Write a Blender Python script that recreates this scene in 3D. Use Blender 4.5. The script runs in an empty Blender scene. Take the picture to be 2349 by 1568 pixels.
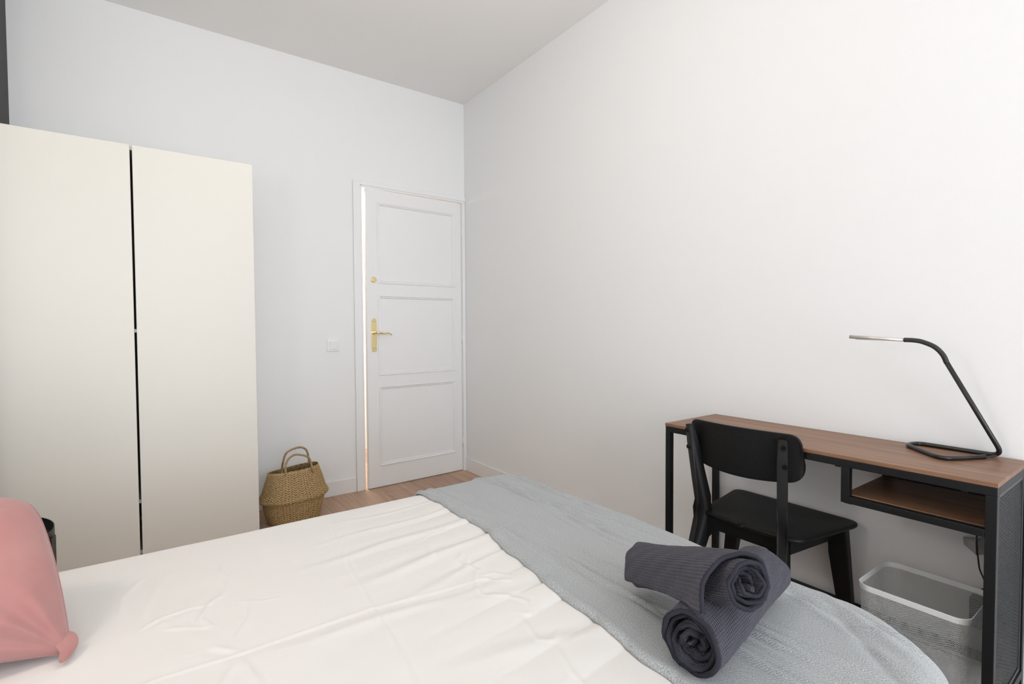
import bpy, bmesh, math, random
import numpy as np
from mathutils import Vector, Matrix

# ------------------------------------------------------------------ camera, world, lights
scene = bpy.context.scene
COL = scene.collection
FPX, YAW, PITCH, ROLL = 1153.066, 0.620848, -0.0292563, -0.0053322
CAM = Vector((-1.98975, -3.40843, 1.12))
fw = Vector((math.sin(YAW)*math.cos(PITCH), math.cos(YAW)*math.cos(PITCH), math.sin(PITCH)))
r0 = Vector((math.cos(YAW), -math.sin(YAW), 0)); u0 = r0.cross(fw)
rv = r0*math.cos(ROLL)+u0*math.sin(ROLL); uv = -r0*math.sin(ROLL)+u0*math.cos(ROLL)
cam = bpy.data.cameras.new('camera'); camo = bpy.data.objects.new('camera', cam); COL.objects.link(camo)
cam.sensor_width = 36; cam.lens = FPX/2349*36; cam.clip_start = 0.05
camo.matrix_world = Matrix(((rv.x, uv.x, -fw.x, CAM.x), (rv.y, uv.y, -fw.y, CAM.y), (rv.z, uv.z, -fw.z, CAM.z), (0, 0, 0, 1)))
scene.camera = camo

world = bpy.data.worlds.new('sky'); scene.world = world; world.use_nodes = True
bg = world.node_tree.nodes['Background']
bg.inputs[0].default_value = (0.80, 0.90, 1.0, 1); bg.inputs[1].default_value = 0.8

RX0, RY0, RH = -2.82, -6.30, 2.836        # room: x RX0..0, y RY0..0, height RH
WX0, WX1, WZ0, WZ1 = -2.60, -0.85, 0.08, 2.50   # window opening in the wall behind the camera

def area(name, loc, rot, sx, sy, energy, color):
    l = bpy.data.lights.new(name, 'AREA'); l.shape = 'RECTANGLE'; l.size = sx; l.size_y = sy
    l.energy = energy; l.color = color
    o = bpy.data.objects.new(name, l); COL.objects.link(o); o.location = loc; o.rotation_euler = rot
    return o
def point(name, loc, energy, color, rad=0.1):
    l = bpy.data.lights.new(name, 'POINT'); l.energy = energy; l.color = color; l.shadow_soft_size = rad
    o = bpy.data.objects.new(name, l); COL.objects.link(o); o.location = loc
    return o
area('window_daylight', ((WX0+WX1)/2, RY0-0.02, (WZ0+WZ1)/2), (math.radians(90), 0, 0), WX1-WX0, WZ1-WZ0, 83, (0.84, 0.92, 1.0))
point('ceiling_fill_light', (-1.40, -2.15, 2.40), 10, (1.0, 0.94, 0.88), 0.15)  # added fill above the view, brightens ceiling and walls
point('bedside_fill_light', (-2.70, -2.35, 1.62), 9, (1.0, 0.88, 0.76), 0.09)  # added warm fill, unseen, brightens the room from the left
point('hall_lamp_light', (-0.75, 0.62, 2.2), 60, (1.0, 0.88, 0.76), 0.15)

vs = scene.view_settings
vs.view_transform = 'Standard'; vs.look = 'None'; vs.gamma = 1; vs.exposure = 0.04
vs.use_curve_mapping = False
scene.display_settings.display_device = 'sRGB'

# ------------------------------------------------------------------ helpers
def srgb(r, g, b):
    f = lambda c: (c/255/12.92) if c/255 <= 0.04045 else ((c/255+0.055)/1.055)**2.4
    return (f(r), f(g), f(b), 1)

def mat(name, col, rough=0.6, metal=0.0, spec=0.5, bump=None, var=None, sheen=0.0, coords='Object'):
    """bump=(scale, strength, distance, stretch); var=(scale, col2, stretch, contrast)"""
    m = bpy.data.materials.new(name); m.use_nodes = True
    nt = m.node_tree; n = nt.nodes; L = nt.links; p = n['Principled BSDF']
    p.inputs['Base Color'].default_value = col; p.inputs['Roughness'].default_value = rough
    p.inputs['Metallic'].default_value = metal; p.inputs['Specular IOR Level'].default_value = spec
    if sheen:
        p.inputs['Sheen Weight'].default_value = sheen; p.inputs['Sheen Roughness'].default_value = 0.5
    tc = n.new('ShaderNodeTexCoord')
    def noise(scale, stretch, detail=4):
        mp = n.new('ShaderNodeMapping'); mp.inputs['Scale'].default_value = stretch
        L.new(tc.outputs[coords], mp.inputs[0])
        t = n.new('ShaderNodeTexNoise'); t.inputs['Scale'].default_value = scale; t.inputs['Detail'].default_value = detail
        L.new(mp.outputs[0], t.inputs['Vector']); return t
    if var:
        sc, c2, st, con = var
        t = noise(sc, st, 6); r = n.new('ShaderNodeValToRGB')
        r.color_ramp.elements[0].position = 0.5-con/2; r.color_ramp.elements[1].position = 0.5+con/2
        r.color_ramp.elements[0].color = col; r.color_ramp.elements[1].color = c2
        L.new(t.outputs[0], r.inputs[0]); L.new(r.outputs[0], p.inputs['Base Color'])
    if bump:
        sc, s, dist, st = bump
        t = noise(sc, st); b = n.new('ShaderNodeBump'); b.inputs['Strength'].default_value = s; b.inputs['Distance'].default_value = dist
        L.new(t.outputs[0], b.inputs['Height']); L.new(b.outputs[0], p.inputs['Normal'])
    return m

def new_obj(name, me, parent=None, m=None, label=None, cat=None, group=None, kind=None):
    o = bpy.data.objects.new(name, me); COL.objects.link(o)
    if parent: o.parent = parent
    if m is not None:
        me.materials.clear(); me.materials.append(m)
    if label: o['label'] = label
    if cat: o['category'] = cat
    if group: o['group'] = group
    if kind: o['kind'] = kind
    return o

def empty(name, loc, label=None, cat=None, group=None, kind=None, rz=0):
    o = bpy.data.objects.new(name, None); COL.objects.link(o); o.empty_display_size = 0.1
    o.location = loc; o.rotation_euler = (0, 0, rz)
    if label: o['label'] = label
    if cat: o['category'] = cat
    if group: o['group'] = group
    if kind: o['kind'] = kind
    return o

def bm_box(bm, x0, x1, y0, y1, z0, z1, bev=0.0, seg=2):
    res = bmesh.ops.create_cube(bm, size=1)
    vsx = res['verts']
    bmesh.ops.scale(bm, vec=(x1-x0, y1-y0, z1-z0), verts=vsx)
    bmesh.ops.translate(bm, vec=((x0+x1)/2, (y0+y1)/2, (z0+z1)/2), verts=vsx)
    if bev > 0:
        es = list({e for v in vsx for e in v.link_edges})
        bmesh.ops.bevel(bm, geom=es, offset=bev, segments=seg, affect='EDGES', profile=0.5)
    return vsx

def fin(bm, name, smooth=False):
    bmesh.ops.recalc_face_normals(bm, faces=bm.faces[:])
    me = bpy.data.meshes.new(name); bm.to_mesh(me); bm.free()
    if smooth:
        me.shade_smooth()
    return me

def box(name, b, m, parent=None, bev=0.0, seg=2, **k):
    bm = bmesh.new(); bm_box(bm, *b, bev=bev, seg=seg)
    return new_obj(name, fin(bm, name), parent, m, **k)

def frames(P):
    """parallel-transport frames along points"""
    P = [Vector(p) for p in P]; T = []
    for i in range(len(P)):
        a = P[max(i-1, 0)]; b = P[min(i+1, len(P)-1)]; T.append((b-a).normalized())
    n = T[0].orthogonal().normalized(); N = [n]
    for i in range(1, len(P)):
        n = N[-1]-T[i]*N[-1].dot(T[i]); N.append(n.normalized())
    return P, T, N

def bm_tube(bm, path, rad, seg=12, caps=True):
    P, T, N = frames(path); rings = []
    for i, p in enumerate(P):
        rr = rad[i] if hasattr(rad, '__len__') else rad
        B = T[i].cross(N[i])
        rings.append([bm.verts.new(p+(N[i]*math.cos(a)+B*math.sin(a))*rr) for a in [2*math.pi*k/seg for k in range(seg)]])
    for a, b in zip(rings, rings[1:]):
        for k in range(seg):
            f = bm.faces.new((a[k], a[(k+1) % seg], b[(k+1) % seg], b[k])); f.smooth = True
    if caps:
        bm.faces.new(rings[0][::-1]); bm.faces.new(rings[-1])

def tube(name, path, rad, m, parent=None, seg=12, **k):
    bm = bmesh.new(); bm_tube(bm, path, rad, seg)
    me = bpy.data.meshes.new(name); bmesh.ops.recalc_face_normals(bm, faces=bm.faces[:]); bm.to_mesh(me); bm.free()
    return new_obj(name, me, parent, m, **k)

def fillet(pts, rad, n=8):
    """polyline with rounded corners"""
    pts = [Vector(p) for p in pts]; out = [pts[0]]
    for i in range(1, len(pts)-1):
        r = rad[i-1] if hasattr(rad, '__len__') else rad
        a = (pts[i-1]-pts[i]); b = (pts[i+1]-pts[i]); ra = min(r, a.length*0.49, b.length*0.49)
        A = pts[i]+a.normalized()*ra; B = pts[i]+b.normalized()*ra
        for k in range(n+1):
            t = k/n; out.append(A*(1-t)**2+pts[i]*2*t*(1-t)+B*t*t)
    out.append(pts[-1]); return out

def smooth_path(pts, n=8):
    pts = [Vector(p) for p in pts]; out = []
    for i in range(len(pts)-1):
        p0 = pts[max(i-1, 0)]; p1 = pts[i]; p2 = pts[i+1]; p3 = pts[min(i+2, len(pts)-1)]
        for k in range(n):
            t = k/n
            out.append(0.5*((2*p1)+(-p0+p2)*t+(2*p0-5*p1+4*p2-p3)*t*t+(-p0+3*p1-3*p2+p3)*t**3))
    out.append(pts[-1]); return out

def bm_prism(bm, poly, axis_o, ax, ay, az, th, bev=0.0, seg=2):
    """extrude 2-D poly (in ax, ay from origin) by th along az, centred"""
    o = Vector(axis_o); ax = Vector(ax); ay = Vector(ay); az = Vector(az)
    A = [bm.verts.new(o+ax*x+ay*y-az*th/2) for x, y in poly]
    B = [bm.verts.new(o+ax*x+ay*y+az*th/2) for x, y in poly]
    n = len(poly); fs = [bm.faces.new(A[::-1]), bm.faces.new(B)]
    for i in range(n): fs.append(bm.faces.new((A[i], A[(i+1) % n], B[(i+1) % n], B[i])))
    if bev > 0:
        es = [e for f in fs[:2] for e in f.edges]
        bmesh.ops.bevel(bm, geom=es, offset=bev, segments=seg, affect='EDGES', profile=0.5)

def grid_mesh(name, V, nu, nv, closed_u=False, uvs=None, smooth=True):
    """V: (nu*nv,3) numpy, index i*nv+j"""
    i = np.arange(nu if closed_u else nu-1); j = np.arange(nv-1)
    I, J = np.meshgrid(i, j, indexing='ij'); I2 = (I+1) % nu
    F = np.stack([I*nv+J, I2*nv+J, I2*nv+J+1, I*nv+J+1], -1).reshape(-1, 4)
    me = bpy.data.meshes.new(name)
    me.vertices.add(len(V)); me.vertices.foreach_set('co', np.asarray(V, np.float32).ravel())
    me.loops.add(F.size); me.loops.foreach_set('vertex_index', F.ravel().astype(np.int32))
    me.polygons.add(len(F)); me.polygons.foreach_set('loop_start', (np.arange(len(F))*4).astype(np.int32))
    me.polygons.foreach_set('loop_total', np.full(len(F), 4, np.int32))
    if uvs is not None:
        l = me.uv_layers.new(name='uv'); l.data.foreach_set('uv', np.asarray(uvs, np.float32)[F.ravel()].ravel())
    me.update(calc_edges=True); me.validate()
    if smooth: me.shade_smooth()
    return me

def rect_loop(x0, x1, y0, y1, r, n=6):
    pts = []
    for cx, cy, a0 in ((x1-r, y1-r, 0), (x0+r, y1-r, 90), (x0+r, y0+r, 180), (x1-r, y0+r, 270)):
        for k in range(n+1):
            a = math.radians(a0+90*k/n); pts.append((cx+r*math.cos(a), cy+r*math.sin(a)))
    return pts

def fbm(x, y, seed, base, octaves=4, gain=0.5):
    """cheap band-limited noise from random sine waves"""
    rs = np.random.RandomState(seed); out = np.zeros_like(x); a = 1.0; f = base
    for o in range(octaves):
        for k in range(6):
            t = rs.uniform(0, math.pi*2); ff = f*rs.uniform(0.7, 1.3)
            out += a*np.sin((x*math.cos(t)+y*math.sin(t))*ff+rs.uniform(0, 6.3))/3
        a *= gain; f *= 2
    return out

# ------------------------------------------------------------------ materials
M_wall = mat('wall_paint', (0.895, 0.895, 0.89, 1), 0.85, spec=0.2, bump=(260, 0.12, 0.002, (1, 1, 1)))
M_ceil = mat('ceiling_paint', (0.93, 0.92, 0.905, 1), 0.9, spec=0.1, bump=(200, 0.08, 0.002, (1, 1, 1)))
M_dark = mat('dark_grey_paint', (0.10, 0.10, 0.10, 1), 0.8, spec=0.2, bump=(260, 0.12, 0.002, (1, 1, 1)))
M_trim = mat('white_gloss_paint', (0.90, 0.895, 0.89, 1), 0.38, bump=(30, 0.05, 0.002, (1, 1, 0.3)))
M_base = mat('skirting_paint', (0.89, 0.87, 0.845, 1), 0.45)
M_ward = mat('cream_laminate', (0.83, 0.80, 0.73, 1), 0.42, bump=(400, 0.03, 0.001, (1, 1, 1)))
M_gapdark = mat('wardrobe_interior', (0.25, 0.22, 0.18, 1), 0.8)
M_brass = mat('polished_brass', (0.93, 0.76, 0.42, 1), 0.18, metal=1.0)
M_brassd = mat('dark_screw', (0.35, 0.25, 0.12, 1), 0.4, metal=1.0)
M_switch = mat('switch_plastic', (0.90, 0.90, 0.88, 1), 0.25)
M_black = mat('black_powder_coat', (0.006, 0.0065, 0.0075, 1), 0.42, spec=0.35, bump=(900, 0.12, 0.0006, (1, 1, 1)))
M_greymesh = mat('grey_metal_mesh', (0.05, 0.055, 0.06, 1), 0.38)
M_chair = mat('black_stained_wood', (0.004, 0.004, 0.0042, 1), 0.45, spec=0.25, bump=(30, 0.25, 0.001, (30, 1, 8)), var=(14, (0.010, 0.0095, 0.0095, 1), (30, 0.8, 30), 0.5))
M_lampblk = mat('lamp_black_enamel', (0.012, 0.012, 0.013, 1), 0.28)
M_rubber = mat('lamp_gooseneck', (0.02, 0.02, 0.021, 1), 0.55, bump=(500, 0.5, 0.001, (1, 1, 1)))
M_alu = mat('brushed_aluminium', (0.66, 0.63, 0.60, 1), 0.35, metal=0.7)
M_binwhite = mat('white_powder_coat', (0.80, 0.82, 0.81, 1), 0.4)
M_chrome = mat('chrome', (0.38, 0.38, 0.39, 1), 0.16, metal=1.0)
M_pink = mat('pink_velvet', srgb(186, 138, 133), 0.9, spec=0.1, sheen=0.35, bump=(60, 0.15, 0.003, (1, 1, 1)), var=(7, srgb(172, 116, 113), (1, 1, 1), 0.5))
M_matt = mat('mattress_fabric', (0.75, 0.74, 0.72, 1), 0.9)
M_bedframe = mat('bed_base_fabric', (0.30, 0.30, 0.31, 1), 0.9)

def cotton():
    m = mat('white_cotton', (0.80, 0.775, 0.745, 1), 0.85, spec=0.15, sheen=0.15, bump=(9, 0.10, 0.01, (1, 4, 1)))
    return m
M_cotton = cotton()

def wood(name, c1, c2, c3, axis, rough=0.45, scale=1.0):
    m = bpy.data.materials.new(name); m.use_nodes = True
    nt = m.node_tree; n = nt.nodes; L = nt.links; p = n['Principled BSDF']; p.inputs['Roughness'].default_value = rough
    tc = n.new('ShaderNodeTexCoord'); info = n.new('ShaderNodeObjectInfo')
    add = n.new('ShaderNodeVectorMath'); add.operation = 'MULTIPLY_ADD'
    L.new(info.outputs['Random'], add.inputs[0]); add.inputs[1].default_value = (37, 61, 13); L.new(tc.outputs['Object'], add.inputs[2])
    mp = n.new('ShaderNodeMapping'); s = [22*scale]*3; s[axis] = 1.1*scale; mp.inputs['Scale'].default_value = s
    L.new(add.outputs[0], mp.inputs[0])
    t = n.new('ShaderNodeTexNoise'); t.inputs['Scale'].default_value = 1.6; t.inputs['Detail'].default_value = 8; t.inputs['Distortion'].default_value = 0.6
    L.new(mp.outputs[0], t.inputs['Vector'])
    mp2 = n.new('ShaderNodeMapping'); s = [260*scale]*3; s[axis] = 8*scale; mp2.inputs['Scale'].default_value = s
    L.new(add.outputs[0], mp2.inputs[0])
    t2 = n.new('ShaderNodeTexNoise'); t2.inputs['Scale'].default_value = 1.0; t2.inputs['Detail'].default_value = 3
    L.new(mp2.outputs[0], t2.inputs['Vector'])
    r = n.new('ShaderNodeValToRGB'); e = r.color_ramp.elements
    e[0].position = 0.3; e[0].color = c1; e[1].position = 0.72; e[1].color = c3
    k = e.new(0.52); k.color = c2
    mx = n.new('ShaderNodeMix'); mx.data_type = 'FLOAT'; mx.inputs['Factor'].default_value = 0.35
    L.new(t.outputs[0], mx.inputs['A']); L.new(t2.outputs[0], mx.inputs['B']); L.new(mx.outputs['Result'], r.inputs[0])
    hs = n.new('ShaderNodeHueSaturation'); mm = n.new('ShaderNodeMapRange'); mm.inputs['To Min'].default_value = 0.86; mm.inputs['To Max'].default_value = 1.1
    L.new(info.outputs['Random'], mm.inputs['Value']); L.new(mm.outputs[0], hs.inputs['Value']); L.new(r.outputs[0], hs.inputs['Color'])
    L.new(hs.outputs[0], p.inputs['Base Color'])
    b = n.new('ShaderNodeBump'); b.inputs['Strength'].default_value = 0.12; b.inputs['Distance'].default_value = 0.001
    L.new(t2.outputs[0], b.inputs['Height']); L.new(b.outputs[0], p.inputs['Normal'])
    return m
M_floor = wood('oak_laminate', srgb(164, 128, 104), srgb(192, 158, 133), srgb(203, 172, 148), 1, 0.45, 0.7)
M_desk = wood('walnut_laminate', srgb(104, 74, 53), srgb(136, 100, 75), srgb(156, 121, 94), 1, 0.42, 1.0)

def knit():
    m = bpy.data.materials.new('heather_grey_knit'); m.use_nodes = True
    nt = m.node_tree; n = nt.nodes; L = nt.links; p = n['Principled BSDF']
    p.inputs['Roughness'].default_value = 0.95; p.inputs['Specular IOR Level'].default_value = 0.1; p.inputs['Sheen Weight'].default_value = 0.25
    tc = n.new('ShaderNodeTexCoord')
    a = n.new('ShaderNodeTexNoise'); a.inputs['Scale'].default_value = 420; a.inputs['Detail'].default_value = 3; a.inputs['Roughness'].default_value = 0.7
    L.new(tc.outputs['UV'], a.inputs['Vector'])
    r = n.new('ShaderNodeValToRGB'); e = r.color_ramp.elements
    e[0].position = 0.28; e[0].color = (0.19, 0.20, 0.208, 1); e[1].position = 0.72; e[1].color = (0.62, 0.64, 0.645, 1)
    L.new(a.outputs[0], r.inputs[0]); L.new(r.outputs[0], p.inputs['Base Color'])
    w = n.new('ShaderNodeTexWave'); w.inputs['Scale'].default_value = 110; w.bands_direction = 'DIAGONAL'
    L.new(tc.outputs['UV'], w.inputs['Vector'])
    ad = n.new('ShaderNodeMath'); ad.operation = 'ADD'; L.new(w.outputs['Fac'], ad.inputs[0]); L.new(a.outputs[0], ad.inputs[1])
    b = n.new('ShaderNodeBump'); b.inputs['Strength'].default_value = 0.4; b.inputs['Distance'].default_value = 0.0008
    L.new(ad.outputs[0], b.inputs['Height']); L.new(b.outputs[0], p.inputs['Normal'])
    return m
M_knit = knit()

def waffle():
    m = bpy.data.materials.new('waffle_cotton'); m.use_nodes = True
    nt = m.node_tree; n = nt.nodes; L = nt.links; p = n['Principled BSDF']
    p.inputs['Roughness'].default_value = 0.95; p.inputs['Specular IOR Level'].default_value = 0.1
    p.inputs['Sheen Weight'].default_value = 0.2
    tc = n.new('ShaderNodeTexCoord'); sp = n.new('ShaderNodeSeparateXYZ'); L.new(tc.outputs['UV'], sp.inputs[0])
    def cell(out, pitch):
        a = n.new('ShaderNodeMath'); a.operation = 'MULTIPLY'; L.new(out, a.inputs[0]); a.inputs[1].default_value = math.pi/pitch
        s = n.new('ShaderNodeMath'); s.operation = 'SINE'; L.new(a.outputs[0], s.inputs[0])
        q = n.new('ShaderNodeMath'); q.operation = 'ABSOLUTE'; L.new(s.outputs[0], q.inputs[0])
        w = n.new('ShaderNodeMath'); w.operation = 'SUBTRACT'; w.inputs[0].default_value = 1; L.new(q.outputs[0], w.inputs[1])
        z = n.new('ShaderNodeMath'); z.operation = 'POWER'; L.new(w.outputs[0], z.inputs[0]); z.inputs[1].default_value = 1.6
        return z.outputs[0]
    cu = cell(sp.outputs[0], 0.0046); cv = cell(sp.outputs[1], 0.0056)
    mx = n.new('ShaderNodeMath'); mx.operation = 'MAXIMUM'; L.new(cu, mx.inputs[0]); L.new(cv, mx.inputs[1])
    r = n.new('ShaderNodeValToRGB'); e = r.color_ramp.elements
    e[0].color = (0.032, 0.030, 0.043, 1); e[1].color = (0.075, 0.071, 0.098, 1); e[1].position = 0.7
    L.new(mx.outputs[0], r.inputs[0]); L.new(r.outputs[0], p.inputs['Base Color'])
    b = n.new('ShaderNodeBump'); b.inputs['Strength'].default_value = 0.9; b.inputs['Distance'].default_value = 0.0022
    L.new(mx.outputs[0], b.inputs['Height']); L.new(b.outputs[0], p.inputs['Normal'])
    return m
M_towel = waffle()

def seagrass(name, dark):
    m = bpy.data.materials.new(name); m.use_nodes = True
    nt = m.node_tree; n = nt.nodes; L = nt.links; p = n['Principled BSDF']
    p.inputs['Roughness'].default_value = 0.7
    tc = n.new('ShaderNodeTexCoord')
    a = n.new('ShaderNodeTexNoise'); a.inputs['Scale'].default_value = 120; a.inputs['Detail'].default_value = 4
    L.new(tc.outputs['Object'], a.inputs['Vector'])
    at = n.new('ShaderNodeAttribute'); at.attribute_name = 'weave'
    mm = n.new('ShaderNodeMath'); mm.operation = 'MULTIPLY_ADD'; L.new(a.outputs[0], mm.inputs[0]); mm.inputs[1].default_value = 0.9; mm.inputs[2].default_value = -0.45
    ad = n.new('ShaderNodeMath'); ad.operation = 'ADD'; L.new(mm.outputs[0], ad.inputs[0]); L.new(at.outputs['Fac'], ad.inputs[1])
    r = n.new('ShaderNodeValToRGB'); e = r.color_ramp.elements; k = dark
    e[0].position = 0.05; e[0].color = (0.10*k, 0.055*k, 0.02*k, 1); e[1].position = 0.95; e[1].color = (0.68*k, 0.47*k, 0.24*k, 1)
    c = e.new(0.5); c.color = (0.42*k, 0.28*k, 0.12*k, 1)
    L.new(ad.outputs[0], r.inputs[0]); L.new(r.outputs[0], p.inputs['Base Color'])
    return m
M_grass = seagrass('seagrass', 1.0)
M_grassrope = mat('seagrass_rope', (0.30, 0.19, 0.10, 1), 0.75, var=(90, (0.50, 0.36, 0.20, 1), (1, 1, 1), 0.5))

# ------------------------------------------------------------------ room shell
T = 0.12
DX0, DX1, DZ = -0.815, -0.012, 2.085       # door opening
def struct_mesh(name, boxes, m, parent=None):
    bm = bmesh.new()
    for b in boxes: bm_box(bm, *b)
    return new_obj(name, fin(bm, name), parent, m, kind='structure')
struct_mesh('wall_back', [(RX0-T, DX0, 0, T, 0, RH), (DX1, 0.12, 0, T, 0, RH), (DX0, DX1, 0, T, DZ, RH)], M_wall)
struct_mesh('wall_right', [(0, T, RY0-T, 0, 0, RH)], M_wall)
struct_mesh('wall_left', [(RX0-T, RX0, RY0-T, 0, 0, RH)], M_wall)
struct_mesh('wall_pier', [(RX0, -2.530, -0.56, 0, 0, RH)], M_dark)
struct_mesh('wall_front', [(RX0, WX0, RY0-T, RY0, 0, RH), (WX1, 0, RY0-T, RY0, 0, RH), (WX0, WX1, RY0-T, RY0, 0, WZ0), (WX0, WX1, RY0-T, RY0, WZ1, RH)], M_wall)
struct_mesh('ceiling', [(RX0-T, T, RY0-T, 1.35, RH, RH+0.1)], M_ceil)
# hallway beyond the door
struct_mesh('wall_hall', [(-1.7, 0.9, 1.17, 1.27, 0, RH), (-1.8, -1.7, T, 1.27, 0, RH), (0.8, 0.9, T, 1.17, 0, RH), (0.12, 0.8, 0.02, T, 0, RH)], M_wall)
# floor: sub-floor + planks
fl = struct_mesh('floor', [(RX0-T, 0.9, RY0-T, 1.27, -0.08, -0.009)], mat('underlay', (0.12, 0.09, 0.07, 1), 0.9))
PW, PL = 0.192, 1.285
bm = bmesh.new(); bm_box(bm, 0.0004, PW-0.0004, 0.0005, PL-0.0005, -0.009, 0, bev=0.0007, seg=1); plank_me = fin(bm, 'plank')
plank_me.materials.append(M_floor)
random.seed(4)
nx = int(math.ceil((0.9-RX0)/PW))
for i in range(nx):
    x = RX0-0.03+i*PW
    ytop = 1.2 if x > -1.8 else 0.06
    y = RY0-0.05-[0.0, 0.83, 0.41, 1.1, 0.6, 0.22][i % 6]
    while y < ytop:
        if x+PW < 0.05 or y+PL > 0.0:
            o = bpy.data.objects.new('plank', plank_me); COL.objects.link(o); o.parent = fl; o.location = (x, y, 0)
        y += PL
# skirting boards
def skirting(name, b):
    bm = bmesh.new(); bm_box(bm, *b, bev=0.003, seg=2); return new_obj(name, fin(bm, name), None, M_base, kind='structure')
skirting('baseboard_back', (RX0, -0.873, -0.013, 0.0, 0.0, 0.100))
skirting('baseboard_right', (-0.013, 0.0, RY0, 0.0, 0.0, 0.105))
# door casing (lining + architrave)
bm = bmesh.new()
bm_box(bm, -0.872, -0.822, -0.020, 0.0, 0, 2.122, bev=0.004)
bm_box(bm, -0.826, DX0+0.004, -0.014, 0.0, 0, 2.09, bev=0.003)
bm_box(bm, -0.823, -0.001, -0.0195, 0.0, 2.092, 2.122, bev=0.003)
bm_box(bm, -0.812, -0.001, -0.0135, 0.0, 2.078, 2.094, bev=0.003)
bm_box(bm, -0.026, -0.001, -0.012, 0.0, 0, 2.08, bev=0.003)
bm_box(bm, DX0-0.001, DX0+0.004, 0.0, T+0.01, 0, DZ)
bm_box(bm, DX1-0.016, DX1+0.001, 0.0, T+0.01, 0, DZ)
bm_box(bm, DX0, DX1, 0.0, T+0.01, DZ-0.004, DZ+0.001)
new_obj('trim_1', fin(bm, 'trim_1'), None, M_trim, kind='structure')
# window in the wall behind the camera: frame + glazing bars
w1 = empty('window_1', ((WX0+WX1)/2, RY0-0.06, WZ0), kind='structure')
hw, hh = (WX1-WX0)/2, WZ1-WZ0
bm = bmesh.new()
for b in ((-hw, -hw+0.05), (hw-0.05, hw), (-0.035, 0.035)): bm_box(bm, b[0], b[1], -0.03, 0.03, 0, hh, bev=0.004)
for z in ((0, 0.06), (hh-0.05, hh)): bm_box(bm, -hw+0.05, hw-0.05, -0.03, 0.03, z[0], z[1], bev=0.004)
new_obj('window_frame', fin(bm, 'window_frame'), w1, M_trim)

# ------------------------------------------------------------------ door leaf
LW, LH, LT = 0.762, 2.066, 0.035
d1 = empty('door_1', (-0.029, 0.006, 0.006), kind='structure', rz=math.radians(2.2))   # hinge edge; leaf runs to -x
# leaf local: x from -LW to 0, y from 0 (room face) to +LT
P3 = [(1.424, 1.984), (0.783, 1.342), (0.146, 0.706)]
px0, px1 = -LW+0.082, -0.062
bm = bmesh.new()
bm_box(bm, -LW, px0, 0, LT, 0, LH-0.0, bev=0.0015, seg=1)
bm_box(bm, px1, 0, 0, LT, 0, LH, bev=0.0015, seg=1)
zs = [0.0]+[z for a in reversed(P3) for z in a]+[LH]
for a, b in ((0, 0.146), (0.706, 0.783), (1.342, 1.424), (1.984, LH)):
    bm_box(bm, px0-0.002, px1+0.002, 0.0002, LT-0.0002, a, b)
new_obj('door_leaf', fin(bm, 'door_leaf'), d1, M_trim)
for a, b in P3:
    box('door_panel', (px0-0.01, px1+0.01, 0.008, LT-0.008, a-0.01, b+0.01), M_trim, d1)
    bm = bmesh.new()
    # moulding ring: profile swept around the rectangle (mitred)
    prof = [(-0.002, -0.0005), (0.000, -0.0050), (0.006, -0.0062), (0.010, -0.0030), (0.013, 0.0010), (0.017, -0.0005), (0.022, 0.0080)]
    rings = []
    for s, y in prof:
        rings.append([bm.verts.new((x, y, z)) for x, z in ((px0+s, a+s), (px1-s, a+s), (px1-s, b-s), (px0+s, b-s))])
    for r1, r2 in zip(rings, rings[1:]):
        for k in range(4): bm.faces.new((r1[k], r1[(k+1) % 4], r2[(k+1) % 4], r2[k]))
    new_obj('panel_moulding', fin(bm, 'panel_moulding'), d1, M_trim)
# brass plate with shaped ends
hx = -LW+0.048
pl = []
for k in range(13):
    t = k/12; a = math.pi*t
    pl.append((hx+0.0185*math.cos(a)*(0.75 if 0.2 < t < 0.8 else 1.0), 1.162+0.020*math.sin(a)**0.8))
for k in range(13):
    t = k/12; a = math.pi+math.pi*t
    pl.append((hx+0.0185*math.cos(a)*(0.75 if 0.2 < t < 0.8 else 1.0), 0.968-0.020*abs(math.sin(a))**0.8))
bm = bmesh.new(); bm_prism(bm, pl, (0, -0.003, 0), (1, 0, 0), (0, 0, 1), (0, -1, 0), 0.006, bev=0.002)
hp = new_obj('handle_plate', fin(bm, 'handle_plate'), d1, M_brass, label='brass handle plate with shaped ends')
lev = smooth_path([(hx, -0.006, 1.083), (hx, -0.030, 1.083), (hx+0.006, -0.046, 1.083), (hx+0.028, -0.052, 1.080), (hx+0.055, -0.050, 1.074), (hx+0.080, -0.048, 1.078), (hx+0.100, -0.044, 1.074), (hx+0.114, -0.040, 1.064)], 6)
n = len(lev); rad = [0.0095 if i < 12 else 0.0095-0.0050*min(1, (i-12)/(n-20)) for i in range(n)]
tube('handle_lever', lev, rad, M_brass, hp)
tube('handle_rose', [(hx, -0.004, 1.083), (hx, -0.016, 1.083)], [0.015, 0.012], M_brass, hp, seg=20)
for sx in (-0.008, 0.008):
    for z in (1.160, 0.972):
        tube('screw', [(hx+sx, -0.004, z), (hx+sx, -0.0072, z)], 0.0026, M_brassd, hp, seg=8)
lk = tube('lock_cylinder', [(hx+0.002, 0.0, 1.447), (hx+0.002, -0.005, 1.447), (hx+0.002, -0.007, 1.447)], [0.0205, 0.0205, 0.0175], M_brass, d1, seg=28, label='round brass lock rosette')
tube('keyhole', [(hx+0.002, -0.006, 1.455), (hx+0.002, -0.0105, 1.455)], 0.0065, M_brass, lk, seg=14)
box('key_slot', (hx+0.001, hx+0.003, -0.0112, -0.0100, 1.451, 1.459), M_brassd, lk)
for z in (0.22, 1.03, 1.84):
    tube('hinge', [(0.004, -0.004, z-0.04), (0.004, -0.004, z+0.04)], 0.006, M_trim, d1, seg=12)

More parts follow.
